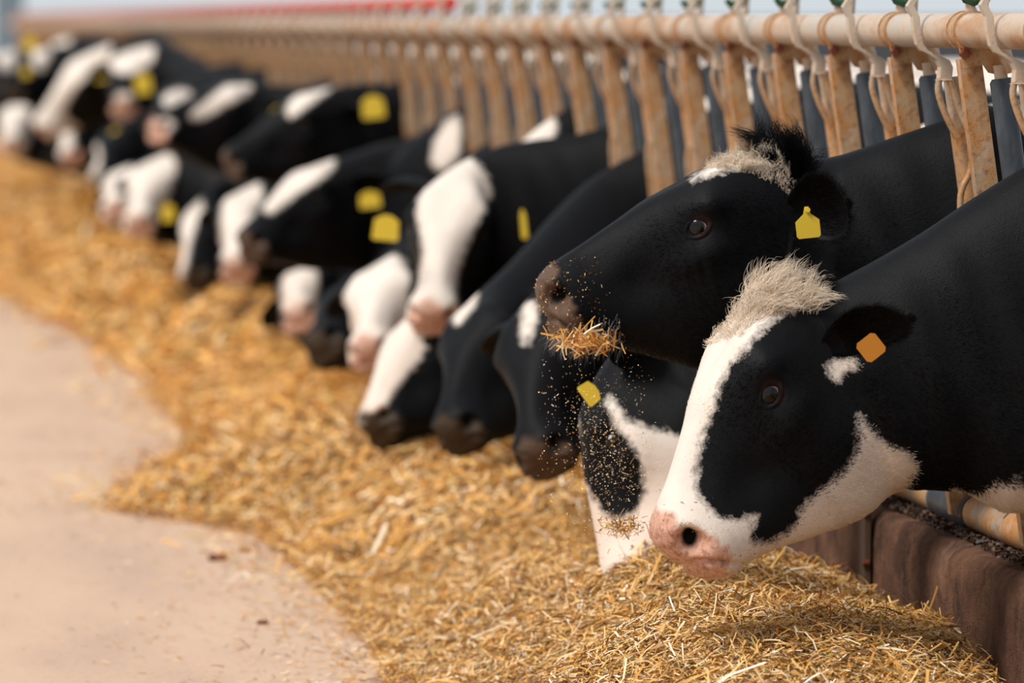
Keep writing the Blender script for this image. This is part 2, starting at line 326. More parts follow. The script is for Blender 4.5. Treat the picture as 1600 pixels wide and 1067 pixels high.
# one upright unit, local origin at the rail centre, leaning in its own mesh
def lp(z, dx=0, dy=0): return (dx - (z) * TL, dy, z)     # z relative to rail centre (negative below)
def mk(name, mb, mat, parent, smooth=True, bevel=0): return mb.build(name, mat, parent, smooth, bevel)
def make_unit(first=True):
    m = MB()      # flat post with a clamp collar around the rail
    Rt = np.array(Matrix.Rotation(-math.atan(TL), 3, 'Y'))
    zc = -.482; m.box(np.array(lp(zc, -.006, .02)), (.040, .034, .875), Rt)
    m.tube([(0, -.018, 0), (0, .040, 0)], .0338, 20)
    m.tube([(0, -.021, 0), (0, -.016, 0)], .0365, 20); m.tube([(0, .040, 0), (0, .045, 0)], .0365, 20)
    # shaped lug hanging on the side of the clamp
    pr = [(-.03, .0), (.035, .0), (.036, -.030), (.044, -.050), (.046, -.080), (.02, -.074), (.012, -.060), (-.024, -.066)]
    V = [(x - z * TL, yy, z) for yy in (-.017, -.009) for x, z in pr]; k = len(pr)
    m.add(V, [tuple(range(k))[::-1], tuple(range(k, 2 * k))] + [(i, (i + 1) % k, (i + 1) % k + k, i + k) for i in range(k)])
    post = m.build('fence_post', M['rust'], fence, True)
    mk('bolt', MB().tube([(-.014, -.034, -.040), (-.014, -.004, -.040)], .0085, 6), M['bolt'], post)
    m = MB().tube([lp(-.06, .036, -.04), lp(-.10, .036, -.04)], .012, 12); m.tube([lp(-.025, .046, -.045), lp(-.074, .052, -.045)], .012, 10)
    mk('pivot_pin', m, M['rail'], post)
    mk('plastic_sleeve', MB().tube([lp(z, .036, -.04) for z in (-.084, -.090, -.3, -.5, -.70, -.84)], [.017, .0215, .0215, .0215, .0215, .0215], 20), M['sleeve'], post)
    # swinging tube with an open top
    m = MB(); a = [lp(z, .022, -.33) for z in (-.085, -.3, -.5, -.7, -.86)]; m.tube(a, .0185, 18, caps=False)
    m.tube(a, .0155, 18, caps=False); m.tube([lp(-.085, .022, -.33), lp(-.09, .022, -.33)], [.0200, .0200], 18, caps=False)
    mk('swing_tube', m, M['rust'], post)
    # latch strap passing in front of the rail
    pr = [(.10, -.054), (.06, -.047), (.045, -.056), (.025, -.046), (0, -.044), (-.025, -.038), (-.036, -.030), (-.044, -.014), (-.054, .004), (-.066, .010), (-.090, .008)]
    V = []; 
    for i, (z, x) in enumerate(pr):
        wd = .010 + (.006 if i >= len(pr) - 3 else 0)
        V += [(x - .004, -.235 - wd, z), (x - .004, -.235 + wd, z), (x + .004, -.235 + wd, z), (x + .004, -.235 - wd, z)]
    # strap is wide across the view: give it width in X too
    V = []
    for i, (z, x) in enumerate(pr):
        wd = .0085 + (.006 if i >= len(pr) - 3 else 0)
        V += [(x - wd, -.37, z), (x - wd * .6, -.378, z), (x + wd, -.378, z), (x + wd, -.37, z)]
    f = [(i * 4 + j, i * 4 + (j + 1) % 4, i * 4 + 4 + (j + 1) % 4, i * 4 + 4 + j) for i in range(len(pr) - 1) for j in range(4)] + [(0, 1, 2, 3), tuple(len(V) - 4 + j for j in range(4))[::-1]]
    mk('latch_strap', MB().add(V, f), M['rail'], post, False, .0015)
    # bent loop rod below the latch strap
    q = [(-.88, .120), (-.74, .098), (-.60, .070), (-.45, .054), (-.32, .038), (-.285, .042), (-.26, .060), (-.215, .064), (-.19, .058), (-.145, .038), (-.095, .022), (-.079, .012), (-.085, .000), (-.11, -.004), (-.15, .010), (-.175, .022), (-.195, .034)]
    P = np.array([(x, -.372, z) for z, x in q]); t = np.linspace(0, len(q) - 1, 60)
    P = np.stack([np.interp(t, range(len(q)), P[:, i]) for i in range(3)], 1)
    for _ in range(3): P[1:-1] = (P[:-2] + P[1:-1] * 2 + P[2:]) / 4
    mk('loop_rod', MB().tube(P, .0062, 10), M['rust'], post)
    # little levers and knobs above the rail
    mk('latch_lever', MB().tube([(.0, -.01, .03), (-.004, -.012, .05), (.008, -.014, .085)], [.012, .008, .007], 8).tube([(.03, .03, .03), (.034, .03, .10)], .008, 8), M['rail'], post)
    mk('latch_knob', MB().tube([(-.020, -.02, .066), (-.013, -.02, .056), (.002, -.02, .052), (.016, -.02, .058), (.022, -.02, .070)], [.006, .008, .009, .008, .006], 12), M['green'], post)
    return post
unit = make_unit()
def copy_unit(src, n, knob):
    c = src.copy(); COL.objects.link(c); c.parent = fence
    c.location = (fx(ZR) - 2.2, yn(n + .36) - 10, ZR)
    for ch in [x for x in src.children]:
        d = ch.copy(); COL.objects.link(d); d.parent = c
        if ch.name.startswith('latch_knob') and knob is not None:
            d.data = knob
    return c
redm = [x for x in unit.children if x.name.startswith('latch_knob')][0].data.copy(); redm.name = 'latch_knob_red'; redm.materials.clear(); redm.materials.append(M['red'])
unit.location = (fx(ZR) - 2.2, yn(-.64) - 10, ZR)
for k in [-2] + list(range(0, 72)): copy_unit(unit, k, redm if k > 12 else None)
# red control rod over the far part of the rail
for (ya, yb, cc) in ((yn(13), yn(72), 'red'),):
    mm = MB().tube([(fx(ZR), y, ZR + .078) for y in np.linspace(ya, yb, 30)], .022, 10); mm.v[-1] -= OFF; tag(mm.build('control_rod', M[cc], fence), 'red control rod')
# perforated strip on the curb face
m = MB(); D0 = 11.25; pz = up(1354, 790, D0); yb = pz[1]
V = [(2.068, yb - .02, .10), (2.068, yb + .02, .10), (2.076, yb + .02, .36), (2.076, yb - .02, .36)]
m.box((2.068, yb, .225), (.014, .06, .32)); 
st = m.build('metal_strip', M['strip'], bevel=.002, smooth=False); tag(st, 'upright rusty flat metal strip bolted to the curb face, nearest strip, beside straw', 'metal strip')
for z in (.335, .235): MB().tube([(2.058, yb - .031, z), (2.070, yb - .031, z)], .007, 10).build('bolt', M['bolt'], st)

# ---------------------------------------------------------------- cows
# head template: xt, zt (top), xb, zb (bottom), half width, taper, roundness
HT = [(.530, -.105, .527, -.124, .022, 0, 2.2), (.529, -.082, .522, -.145, .050, 0, 2.7), (.520, -.063, .512, -.163, .066, 0, 2.8), (.500, -.048, .492, -.177, .0735, -.02, 2.7), (.465, -.038, .458, -.186, .072, -.05, 2.5),
      (.43, -.031, .425, -.198, .067, -.06, 2.3), (.38, -.020, .378, -.220, .066, .0, 2.3), (.32, -.006, .338, -.242, .073, .08, 2.3), (.265, .008, .300, -.262, .085, .20, 2.4),
      (.21, .015, .270, -.276, .101, .32, 2.6), (.165, .018, .248, -.286, .108, .36, 2.7), (.12, .018, .230, -.292, .106, .30, 2.6), (.075, .014, .216, -.296, .101, .22, 2.5), (.035, .008, .205, -.298, .096, .12, 2.4), (.0, -.004, .194, -.298, .092, .04, 2.3)]
HT = np.array(HT)
MZ = np.array([.53, 0, -.112]); PL = np.array([0, 0, 0.])
E2 = np.array([0, 1., 0])
def head_frame(mz, pl, psi, vd, hd):
    mloc = MZ * np.array([1, 1, hd]); E1 = nrm(mloc); E3 = np.cross(E1, E2); E3 = E3 if E3[2] > 0 else -E3
    w1 = nrm(mz - pl); side = nrm(np.cross(vd, w1)); w3 = side if side[2] - side[0] * .6 > 0 else -side   # outward: up / left
    tow = nrm(-vd - w1 * (-vd @ w1)); w3 = nrm(w3 * math.cos(psi) + tow * math.sin(psi)); w2 = np.cross(w3, w1)
    Wm = np.stack([w1, w2, w3], 1); Em = np.stack([E1, np.cross(E3, E1), E3], 1); R = Wm @ Em.T
    s = np.linalg.norm(mz - pl) / np.linalg.norm(mloc)
    return R, s
def hermite(keys, ts, tq):
    """keys (k,m), monotone-free Catmull-Rom on parameter ts"""
    k = len(keys); dt = np.diff(ts)[:, None]; sl_ = np.diff(keys, axis=0) / dt; m = np.zeros_like(keys)
    m[0] = sl_[0]; m[-1] = sl_[-1]; w0 = dt[1:] / (dt[1:] + dt[:-1]); m[1:-1] = sl_[:-1] * w0 + sl_[1:] * (1 - w0)
    i = np.clip(np.searchsorted(ts, tq, side='right') - 1, 0, k - 2); h = (ts[i + 1] - ts[i])[:, None]; u = ((tq - ts[i]) / h[:, 0])[:, None]
    return ((2 * u**3 - 3 * u**2 + 1) * keys[i] + (u**3 - 2 * u**2 + u) * h * m[i] + (-2 * u**3 + 3 * u**2) * keys[i + 1] + (u**3 - u**2) * h * m[i + 1])
def bez(a, b, c, d, t): return (1 - t)**3 * a + 3 * (1 - t)**2 * t * b + 3 * (1 - t) * t * t * c + t**3 * d
def sdpoly(P, poly):
    """signed distance (inside positive) of points P (n,2) to polygon"""
    poly = np.asarray(poly, float); n = len(poly); d = np.full(len(P), 1e9); ins = np.zeros(len(P), bool)
    for i in range(n):
        a, b = poly[i], poly[(i + 1) % n]; e = b - a; wv = P - a; t = np.clip((wv @ e) / (e @ e + 1e-12), 0, 1)
        d = np.minimum(d, np.hypot(*(wv - t[:, None] * e).T))
        c = (a[1] <= P[:, 1]) != (b[1] <= P[:, 1]); xi = a[0] + (P[:, 1] - a[1]) / (e[1] if abs(e[1]) > 1e-9 else 1e-9) * e[0]; ins ^= c & (P[:, 0] < xi)
    return np.where(ins, d, -d)
def smooth_poly(poly, k=2):
    p = np.asarray(poly, float)
    for _ in range(k): q = np.roll(p, -1, 0); p = np.stack([p * .75 + q * .25, p * .25 + q * .75], 1).reshape(-1, 2)
    return p
def ear_mesh(base, tip, opn, Wd, nu=16, nvv=13, cup=1.15, thick=.005, leaf=1.0):
    e = tip - base; L = np.linalg.norm(e); e = e / L; o = nrm(opn - e * (opn @ e)); s = np.cross(e, o); V = []
    for layer in (0, 1):
        for i in range(nu):
            u = i / (nu - 1); Wu = Wd * (.36 + .64 * math.sin(math.pi * min(u / 1.1, 1) ** .8)) * (1 - max(0, (u - .80) / .2) ** 2.2 * .82)
            al = cup * (1 - .55 * u) + .25; c = base + e * L * u - o * .018 * math.sin(math.pi * u) * leaf
            for j in range(nvv):
                v = -1 + 2 * j / (nvv - 1); an = v * al; p = c + s * (Wu * math.sin(an) / math.sin(min(al, 1.5))) - o * (Wu * (math.cos(an) - math.cos(al)) * .75)
                nn = -(math.cos(an) * o) * 1 + math.sin(an) * s; th = thick * (1 - abs(v) ** 4 * .7)
                V.append(p + (nn * th if layer else 0))
    f = []; q = nu * nvv
    for i in range(nu - 1):
        for j in range(nvv - 1):
            a = i * nvv + j; f.append((a, a + 1, a + nvv + 1, a + nvv)); f.append((q + a, q + a + nvv, q + a + nvv + 1, q + a + 1))
        f.append((i * nvv, (i + 1) * nvv, q + (i + 1) * nvv, q + i * nvv)); j = nvv - 1; f.append((i * nvv + j, q + i * nvv + j, q + (i + 1) * nvv + j, (i + 1) * nvv + j))
    for j in range(nvv - 1): a = (nu - 1) * nvv + j; f.append((a, a + 1, q + a + 1, q + a))
    return np.array(V), f, (c, e, o, s, L)
def strands(name, roots, d0, d1, L, r, col, parent, seg=6, curl=.0, cfreq=2., sides=3):
    """tapering hair strands turning from direction d0 to d1"""
    n = len(roots); t = np.linspace(0, 1, seg + 1); P = [roots.copy()]; p = roots.copy()
    ra = rng.normal(0, 1, (n, 3)); ph = rng.uniform(0, 6.28, n); rb = rng.normal(0, 1, (n, 3))
    for k in range(1, seg + 1):
        u = t[k]; d = d0 * (1 - u) ** 1.2 + d1 * u; d /= np.linalg.norm(d, axis=1)[:, None] + 1e-9
        d = d + curl * (ra * np.sin(cfreq * u * 6.28 + ph)[:, None] + rb * np.cos(cfreq * u * 6.28 + ph)[:, None]); d /= np.linalg.norm(d, axis=1)[:, None] + 1e-9
        p = p + d * (L / seg)[:, None]; P.append(p)
    P = np.stack(P, 1)                                       # n, seg+1, 3
    T = np.gradient(P, axis=1); T /= np.linalg.norm(T, axis=2)[..., None] + 1e-9
    a = np.cross(T, ra[:, None, :]); a /= np.linalg.norm(a, axis=2)[..., None] + 1e-9; b = np.cross(T, a)
    rr = (r[:, None] * (1 - t[None] ** 2 * .9))[..., None]; V = []
    for j in range(sides):
        q = 2 * math.pi * j / sides; V.append(P + rr * (math.cos(q) * a + math.sin(q) * b))
    V = np.stack(V, 2).reshape(-1, 3); base = np.arange(n)[:, None, None, None] * (seg + 1) * sides; kk = np.arange(seg)[None, :, None, None] * sides; jj = np.arange(sides)[None, None, :, None]
    j2 = (jj + 1) % sides; Fq = np.concatenate([base + kk + jj, base + kk + j2, base + kk + sides + j2, base + kk + sides + jj], 3).reshape(-1, 4)
    return rawmesh(name, V, Fq, M['hair'], parent, {'hcol': np.repeat(col, (seg + 1) * sides, axis=0)})

COWS = []
def cow(label, slot, mz, Dm, pl, Dp, psi=10, white=(), black=(), tags=(), ears=None, neck=None, hi=0, nose='dark', forelock=None, allwhite=False, group='dairy cows at the feed fence', ntop=1.06, nbot=.52, hw=1.0, body_white=None, hd=1.15, near=1):
    vd0 = nrm(up((mz[0] + pl[0]) / 2, (mz[1] + pl[1]) / 2, 1) - CAMP)
    if Dm is None:                        # foreshortened head: the muzzle is nearer than the poll
        ip = math.hypot(mz[0] - pl[0], mz[1] - pl[1]) * Dp / F; Dm = Dp - near * math.sqrt(max(0, .49 ** 2 - ip ** 2))
    MW = up(*mz, Dm); PW_ = up(*pl, Dp); R, sc = head_frame(MW, PW_, math.radians(psi), vd0, hd)
    def H(p): return PW_ + sc * (R @ (np.asarray(p, float) * (1, hw, hd)))
    def Hi(P): return ((P - PW_) @ R) / sc / np.array([1, hw, hd])
    Lh = R @ E2
    keys = []
    for xt, zt, xb, zb, wd, tp, nn in HT:
        keys.append(np.concatenate([H((xt, 0, zt)), H((xb, 0, zb)), Lh, [wd * sc * hw, tp, nn, 0]]))
    T0 = keys[-1][:3]; B0 = keys[-1][3:6]; a_w = R @ np.array([1., 0, 0]); u_w = R @ np.array([0, 0, 1.])
    Ys = yn(slot)
    if neck:
        for tp_, bp_, D, wd in neck:
            keys.append(np.concatenate([up(*tp_, D), up(*bp_, D), [np.nan] * 3, [wd, -.05, 2.1, 1]]))
    else:
        T3 = np.array([2.12, Ys, ntop]); B3 = np.array([2.16, Ys, nbot]); kT = np.linalg.norm(T3 - T0); kB = np.linalg.norm(B3 - B0)
        dT = nrm(-a_w * .8 + np.array([.5, 0, .2]) ); dB = nrm(-a_w * .55 - u_w * .55 + np.array([.3, 0, .1]))
        for t in (.13, .30, .52, .76, 1.0):
            Tq = bez(T0, T0 + dT * kT * .33, T3 - np.array([.9, 0, .35]) * kT * .33, T3, t); Bq = bez(B0, B0 + dB * kB * .28, B3 - np.array([.95, 0, .05]) * kB * .33, B3, t)
            keys.append(np.concatenate([Tq, Bq, [np.nan] * 3, [np.interp(t, [0, .15, .5, 1], [.088, .090, .105, .115]) , -.05, 2.1, 1]]))
    # shoulders and trunk behind the fence
    yb = Ys + rng.uniform(-.02, .02); back = 1.15 + rng.uniform(-.03, .03)
    for X, zt, zb, wd in ((2.42, back - .06, .47, .17), (2.70, back + .01, .34, .25), (3.1, back - .02, .30, .285), (3.6, back - .01, .30, .29), (3.95, back + .01, .42, .27), (4.15, back - .03, .55, .21), (4.24, back - .12, .72, .10), (4.26, back - .22, .86, .02)):
        keys.append(np.concatenate([[X, yb, zt], [X, yb, zb], [np.nan] * 3, [wd, -.06, 2.3, 2]]))
    K = np.array(keys); nh = len(HT)
    for i in range(nh, len(K)):
        cen = (K[:, :3] + K[:, 3:6]) / 2; t = cen[min(i + 1, len(K) - 1)] - cen[i - 1]; u = K[i, :3] - K[i, 3:6]; l = nrm(np.cross(u, -t))
        if l @ K[i - 1, 6:9] < 0: l = -l
        K[i, 6:9] = l
    cen = (K[:, :3] + K[:, 3:6]) / 2; ts = np.concatenate([[0], np.cumsum(np.linalg.norm(np.diff(cen, axis=0), axis=1) + .004)])
    # parameter samples: dense in the head
    nhd, nnk, nbd, nc = ((190, 130, 16, 190), (70, 40, 14, 64), (46, 24, 10, 40))[2 - hi if hi < 2 else 0]
    th = ts[nh - 1]; tn_ = ts[-9]; q = np.concatenate([th * np.linspace(0, 1, nhd, endpoint=False) ** 1.25, np.linspace(th, tn_, nnk, endpoint=False), np.linspace(tn_, ts[-1], nbd)])
    Q = hermite(K, ts, q); ns = len(q)
    ph = np.linspace(0, 2 * np.pi, nc, endpoint=False); c = np.cos(ph)[None]; s = np.sin(ph)[None]
    Tq, Bq = Q[:, :3], Q[:, 3:6]; cen = (Tq + Bq) / 2; hv = (Tq - Bq) / 2; L = Q[:, 6:9]; L /= np.linalg.norm(L, axis=1)[:, None]
    wd, tp, nn = Q[:, 9:10], Q[:, 10:11], np.maximum(Q[:, 11:12], 1.9)
    zz = np.sign(c) * np.abs(c) ** (2 / nn); yy = np.sign(s) * np.abs(s) ** (2 / nn) * (1 + tp * zz)
    P = cen[:, None] + hv[:, None] * zz[..., None] + L[:, None] * (wd * yy)[..., None]
    P = P.reshape(-1, 3); kindv = np.repeat(Q[:, 12], nc); zrel = zz.reshape(-1); yrel = (yy + 0 * zz).reshape(-1)
    # head modelling in head space
    h = Hi(P); sy = np.sign(h[:, 1]) + (h[:, 1] == 0); ay = np.abs(h[:, 1]); hm = np.clip(1.25 - kindv * 2.5, 0, 1)
    def g(x, y, z, rx, ry, rz): return np.exp(-(((h[:, 0] - x) / rx) ** 2 + ((ay - y) / ry) ** 2 + ((h[:, 2] - z) / rz) ** 2))
    dy = np.zeros(len(P)); dz = np.zeros(len(P)); dx = np.zeros(len(P))
    dy += .016 * g(.175, .11, -.026, .045, .05, .025)           # brow
    dy -= .014 * g(.205, .10, -.060, .026, .04, .022)           # socket
    dy += .010 * g(.235, .09, -.105, .07, .06, .022)            # cheek crest
    dy -= .013 * g(.33, .07, -.11, .06, .05, .035)              # hollow before the muzzle
    dy += .014 * g(.12, .09, -.20, .07, .06, .06)               # cheek muscle
    dy -= .010 * g(.045, .09, -.13, .03, .05, .08)              # behind the cheek
    dy += .008 * g(.48, .07, -.12, .04, .05, .035)              # lip fullness
    dz += .010 * g(.13, .07, .0, .05, .035, .03) - .006 * g(.20, 0, 0, .06, .03, .03)
    dz += .018 * g(.01, .0, 0, .03, .05, .03)                   # poll
    dz -= .010 * g(.40, .055, -.05, .06, .025, .04)             # nasal sides
    gro = np.exp(-((h[:, 2] - (-.127 - 1.0 * (.520 - h[:, 0]))) / .0060) ** 2) * np.clip((h[:, 0] - .455) / .012, 0, 1) * np.clip((.56 - h[:, 0]) / .01, 0, 1)
    dy -= .009 * gro * (ay > .01); dx -= .009 * gro * np.clip((h[:, 0] - .48) / .03, 0, 1)
    nos = g(.512, .062, -.092, .021, .022, .0185); dx -= .028 * nos; dy -= .030 * nos
    rim = g(.506, .064, -.085, .034, .03, .028) - 1.6 * nos; dy += .005 * np.clip(rim, 0, 1)
    if hi: 
        dy -= .003 * np.sin(h[:, 0] * 260) * g(.24, .09, -.11, .04, .05, .03) * .4
    h2 = h.copy(); h2[:, 0] += dx * hm; h2[:, 1] += sy * dy * hm; h2[:, 2] += dz * hm
    Pd = PW_ + sc * ((h2 * np.array([1, hw, hd])) @ R.T); P = np.where((hm > 0)[:, None], P * (1 - hm[:, None]) + Pd * hm[:, None], P)
    G = P.reshape(ns, nc, 3); ka, kb = int(nhd * .90), nhd + int(nnk * .30)
    for _ in range(nhd * 3 // 4): G[ka:kb] = (G[ka - 1:kb - 1] + 2 * G[ka:kb] + G[ka + 1:kb + 1]) / 4
    P = G.reshape(-1, 3)
    # soft neck folds
    if hi:
        nk = (kindv > .35) & (kindv < 1.6)
        fold = (.0045 * np.sin(P[:, 0] * 42 + P[:, 2] * 30) + .003 * np.sin(P[:, 0] * 71 + P[:, 2] * 22 + 1)) * nk * (1 - np.abs(zrel)) 
        P += np.repeat(L, nc, axis=0) * (fold * np.sign(yrel + 1e-9))[:, None]
    faces = [(i * nc + j, i * nc + (j + 1) % nc, (i + 1) * nc + (j + 1) % nc, (i + 1) * nc + j) for i in range(ns - 1) for j in range(nc)]
    faces += [tuple(range(nc))[::-1]]; faces += [tuple((ns - 1) * nc + j for j in range(nc))]
    Vs = [P]; nV = len(P); hl = [h]; isear = [np.zeros(nV)]; loft_n = nV
    def addv(v, f, ear=0):
        nonlocal nV
        Vs.append(v); faces.extend([tuple(i + nV for i in q_) for q_ in f]); nV += len(v); hl.append(Hi(v)); isear.append(np.full(len(v), float(ear)))
    # eyelids (ring round each eye)
    EY = np.array([.203, .113, -.058]); 
    def eye_pose(sd):
        c0 = H((EY[0], sd * EY[1] * .77, EY[2])); nv_ = nrm(R @ nrm(np.array([.30, sd * 1.0, .10]))); ax = nrm(R @ np.array([.93, 0, -.30])); ax = nrm(ax - nv_ * (ax @ nv_)); ay_ = np.cross(nv_, ax); return c0, nv_, ax, ay_
    for sd in (1, -1):
        c0, nv_, ax, ay_ = eye_pose(sd); V = []; A, Bn = (26, 10) if hi == 2 else (14, 6)
        for rr_, hh, br in ((.0265, .0045, .0062),):
            for i in range(A):
                t = 2 * math.pi * i / A; ee = math.cos(t) * ax * .0275 + math.sin(t) * ay_ * (.0185 if math.sin(t) * ay_[2] < 0 else .0165); outw = nrm(ee)
                for j in range(Bn):
                    p = 2 * math.pi * j / Bn; V.append(c0 + sc * (nv_ * .0175 + ee + outw * .0075 * math.cos(p) + nv_ * .0075 * math.sin(p)))
        addv(np.array(V), [(i * Bn + j, i * Bn + (j + 1) % Bn, ((i + 1) % A) * Bn + (j + 1) % Bn, ((i + 1) % A) * Bn + j) for i in range(A) for j in range(Bn)])
    # ears
    efr = []
    for sd in (1, -1):
        camside = (R @ np.array([0, sd, 0])) @ (-vd0) > 0
        if ears and camside: b_, t_, o_, W_ = ears; b_ = up(*b_); t_ = up(*t_); o_ = RIGHT * o_[0] + UP * o_[1] - FWD * o_[2]
        else:
            b_ = H((.020, sd * .075, -.085)); t_ = b_ + sc * (R @ np.array([-.075, sd * .175, -.02])) - np.array([0, 0, .03]); o_ = R @ np.array([.75, sd * .1, -.55]); W_ = .052
        v, f, fr = ear_mesh(b_, t_, o_, W_, *((26, 25) if hi == 2 else (10, 9))); addv(v, f, 1); efr.append((camside, b_, t_, o_, W_, fr))
    # legs behind the fence
    for X_, dyl in ((2.78, .17), (2.78, -.17), (3.98, .17), (3.98, -.17)):
        fr_ = X_ < 3; lg = MB(); zf = -.215
        pts = [(X_, yb + dyl, .62), (X_ - .02, yb + dyl, .40), (X_ + .0, yb + dyl, .20), (X_ + .01, yb + dyl, .0), (X_ - .01, yb + dyl, -.12), (X_ - .03, yb + dyl, -.205)] if fr_ else \
              [(X_ - .05, yb + dyl * .9, .75), (X_ - .14, yb + dyl, .48), (X_ + .0, yb + dyl, .30), (X_ + .07, yb + dyl, .20), (X_ + .04, yb + dyl, .0), (X_ + .02, yb + dyl, -.12), (X_ - .01, yb + dyl, -.205)]
        rr_ = [.10, .075, .05, .035, .04, .055] if fr_ else [.15, .12, .07, .05, .035, .04, .055]
        lg.tube(pts, rr_, 10); addv(lg.v[0], lg.f)
    V = np.concatenate(Vs); hh = np.concatenate(hl); er = np.concatenate(isear)
    # coat pattern, projected along one direction through the body
    vd = vd0; cP = (MW + PW_) / 2
    def uv(Pw): t = ((cP - Pw) @ FWD) / (vd @ FWD); Pp = Pw + t[:, None] * vd; r_ = Pp - CAMP; D = r_ @ FWD; return np.stack([(r_ @ RIGHT) / D * F + 800, 533.5 - (r_ @ UP) / D * F], 1)
    U = uv(V); Dc = (cP - CAMP) @ FWD; ppm = F / Dc
    wv = np.full(len(V), .05 if allwhite else -.05)
    lim = V[:, 0] < 2.35
    for poly in white: wv = np.maximum(wv, np.where(lim, sdpoly(U, smooth_poly(poly)) / ppm, -.05))
    for poly in black: wv = np.minimum(wv, np.where(lim, -sdpoly(U, smooth_poly(poly)) / ppm, .05))
    bp = rng.uniform(0, 6.28, 6); bs = (np.sin(V[:, 0] * 3.1 + bp[0]) + np.sin(V[:, 2] * 3.7 + bp[1] + V[:, 0]) + .6 * np.sin(V[:, 0] * 6 + V[:, 1] * 7 + bp[2]) + (body_white if body_white is not None else rng.uniform(-.4, 1.0))) * .08
    wv = np.where(lim, wv, np.minimum(.1, np.maximum(-.1, bs)))
    wv[er > 0] = np.minimum(wv[er > 0], -.04)
    x_, y_, z_ = hh.T; inh = (np.abs(y_) < .13) & (er == 0)
    pink = np.clip((x_ - ((.480 if hi == 2 else .498 if hi == 1 else .508) + .012 * np.sin(z_ * 60) + .006 * np.sin(y_ * 90 + z_ * 140) + .004 * np.sin(z_ * 330 + y_ * 70) + .012 * np.clip((-.13 - z_) / .03, 0, 1))) / .012, 0, 1) * inh * (x_ < .6)
    dark = np.clip(np.exp(-(((x_ - .512) / (.024 if hi == 2 else .015)) ** 2 + ((np.abs(y_) - .062) / .024) ** 2 + ((z_ + .089 + (x_ - .513) * .35) / .0170) ** 2)) * 4.5 - 2.2, 0, 1) * inh
    eye_d = np.sqrt(((x_ - EY[0]) / .9) ** 2 + (z_ - EY[2]) ** 2 * 1.3); rosy = np.clip((.022 - np.abs(eye_d - .017) * 3) / .02, 0, 1) * inh * (np.abs(y_) > .108) * (.05 if hi == 2 else 0)
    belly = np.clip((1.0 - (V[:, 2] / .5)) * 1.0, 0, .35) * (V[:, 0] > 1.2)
    root = empty('dairy_cow', (2.6, yb, -.2)); tag(root, label, 'cow', group); off = np.array([2.6, yb, -.2])
    me = bpy.data.meshes.new('cow_body'); me.from_pydata((V - off).tolist(), [], faces); me.materials.append(M['coat'])
    me.polygons.foreach_set('use_smooth', np.ones(len(me.polygons), bool)); me.update()
    for nm, ar in (('white', wv), ('pink', pink), ('darknose', np.full(len(V), dict(dark=1., pink=0., mid=.93, tan=.90)[nose])), ('dark', np.clip(dark, 0, 1)), ('rosy', rosy), ('belly', belly)): setattr_mesh(me, nm, ar)
    bo = bpy.data.objects.new('body', me); COL.objects.link(bo); bo.parent = root
    # eyes
    for sd in (1, -1):
        c0, nv_, ax, ay_ = eye_pose(sd); nu, nw = (28, 20) if hi == 2 else (12, 8); EV = []; EC = []
        gz = nrm(nv_ + ax * .25)
        for i in range(nw + 1):
            t = math.pi * i / nw
            for j in range(nu):
                p = 2 * math.pi * j / nu; dv = math.cos(t) * nv_ + math.sin(t) * (math.cos(p) * ax + math.sin(p) * ay_); EV.append(c0 + sc * .0275 * dv)
                g2 = dv - gz * (dv @ gz); an = math.acos(max(-1, min(1, dv @ gz)))
                pu = math.hypot((g2 @ ax) / .50, (g2 @ ay_) / .30); EC.append((.002, .002, .003) if pu < 1 else ((.007, .004, .003) if an < .80 else (.34, .22, .20)))
        ef = [(i * nu + j, i * nu + (j + 1) % nu, (i + 1) * nu + (j + 1) % nu, (i + 1) * nu + j) for i in range(nw) for j in range(nu)]
        rawmesh('eye', np.array(EV) - off, ef, M['eye'], root, {'ecol': np.array(EC)})
    # ear tags
    for tg in tags:
        (tx, ty), D, wpx, hpx, mat, rot, shape, yawt = tg; c0 = up(tx, ty, D); s_ = D / F
        ca, sa = math.cos(rot), math.sin(rot); rx = nrm(RIGHT * math.cos(yawt) - FWD * math.sin(yawt) * -1); nz = nrm(np.cross(rx, UP))
        pr = {'diamond': [(-.5, -.36), (-.36, -.5), (.36, -.5), (.5, -.36), (.5, .36), (.36, .5), (-.36, .5), (-.5, .36)], 'plate': [(-.5, -.42), (-.42, -.5), (.42, -.5), (.5, -.42), (.5, .12), (.16, .36), (.10, .62), (-.06, .62), (-.14, .36), (-.5, .10)],
              'square': [(-.5, -.42), (-.42, -.5), (.42, -.5), (.5, -.42), (.46, .30), (.15, .5), (-.15, .5), (-.46, .30)]}[shape]
        pts = []
        for a_, b_ in pr: X2, Y2 = a_ * wpx * s_, b_ * hpx * s_; pts.append((X2 * ca - Y2 * sa, X2 * sa + Y2 * ca))
        k = len(pts); VV = [c0 + rx * a_ + UP * b_ + nz * o_ for o_ in (-.0012, .0012) for a_, b_ in pts]
        mm = MB().add(np.array(VV) - off, [tuple(range(k)), tuple(range(k, 2 * k))[::-1]] + [(i, i + k, (i + 1) % k + k, (i + 1) % k) for i in range(k)])
        to = mm.build('ear_tag', M[mat], root, smooth=False)
        tag(to, 'amber ear tag' if mat == 'amber' else 'yellow ear tag')
        if shape == 'plate':   # moulded stud
            q = c0 + UP * hpx * s_ * .5; MB().tube(np.array([q - FWD * .006, q + FWD * .012]) - off, .0045, 10).build('tag_stud', M[mat], to)
    COWS.append(dict(root=root, off=off, H=H, R=R, sc=sc, V=V, faces=faces, wv=wv, pink=pink, hh=hh, er=er, ns=ns, nc=nc, P=V[:loft_n].reshape(ns, nc, 3), efr=efr, kind=kindv, vd=vd))
    return COWS[-1]

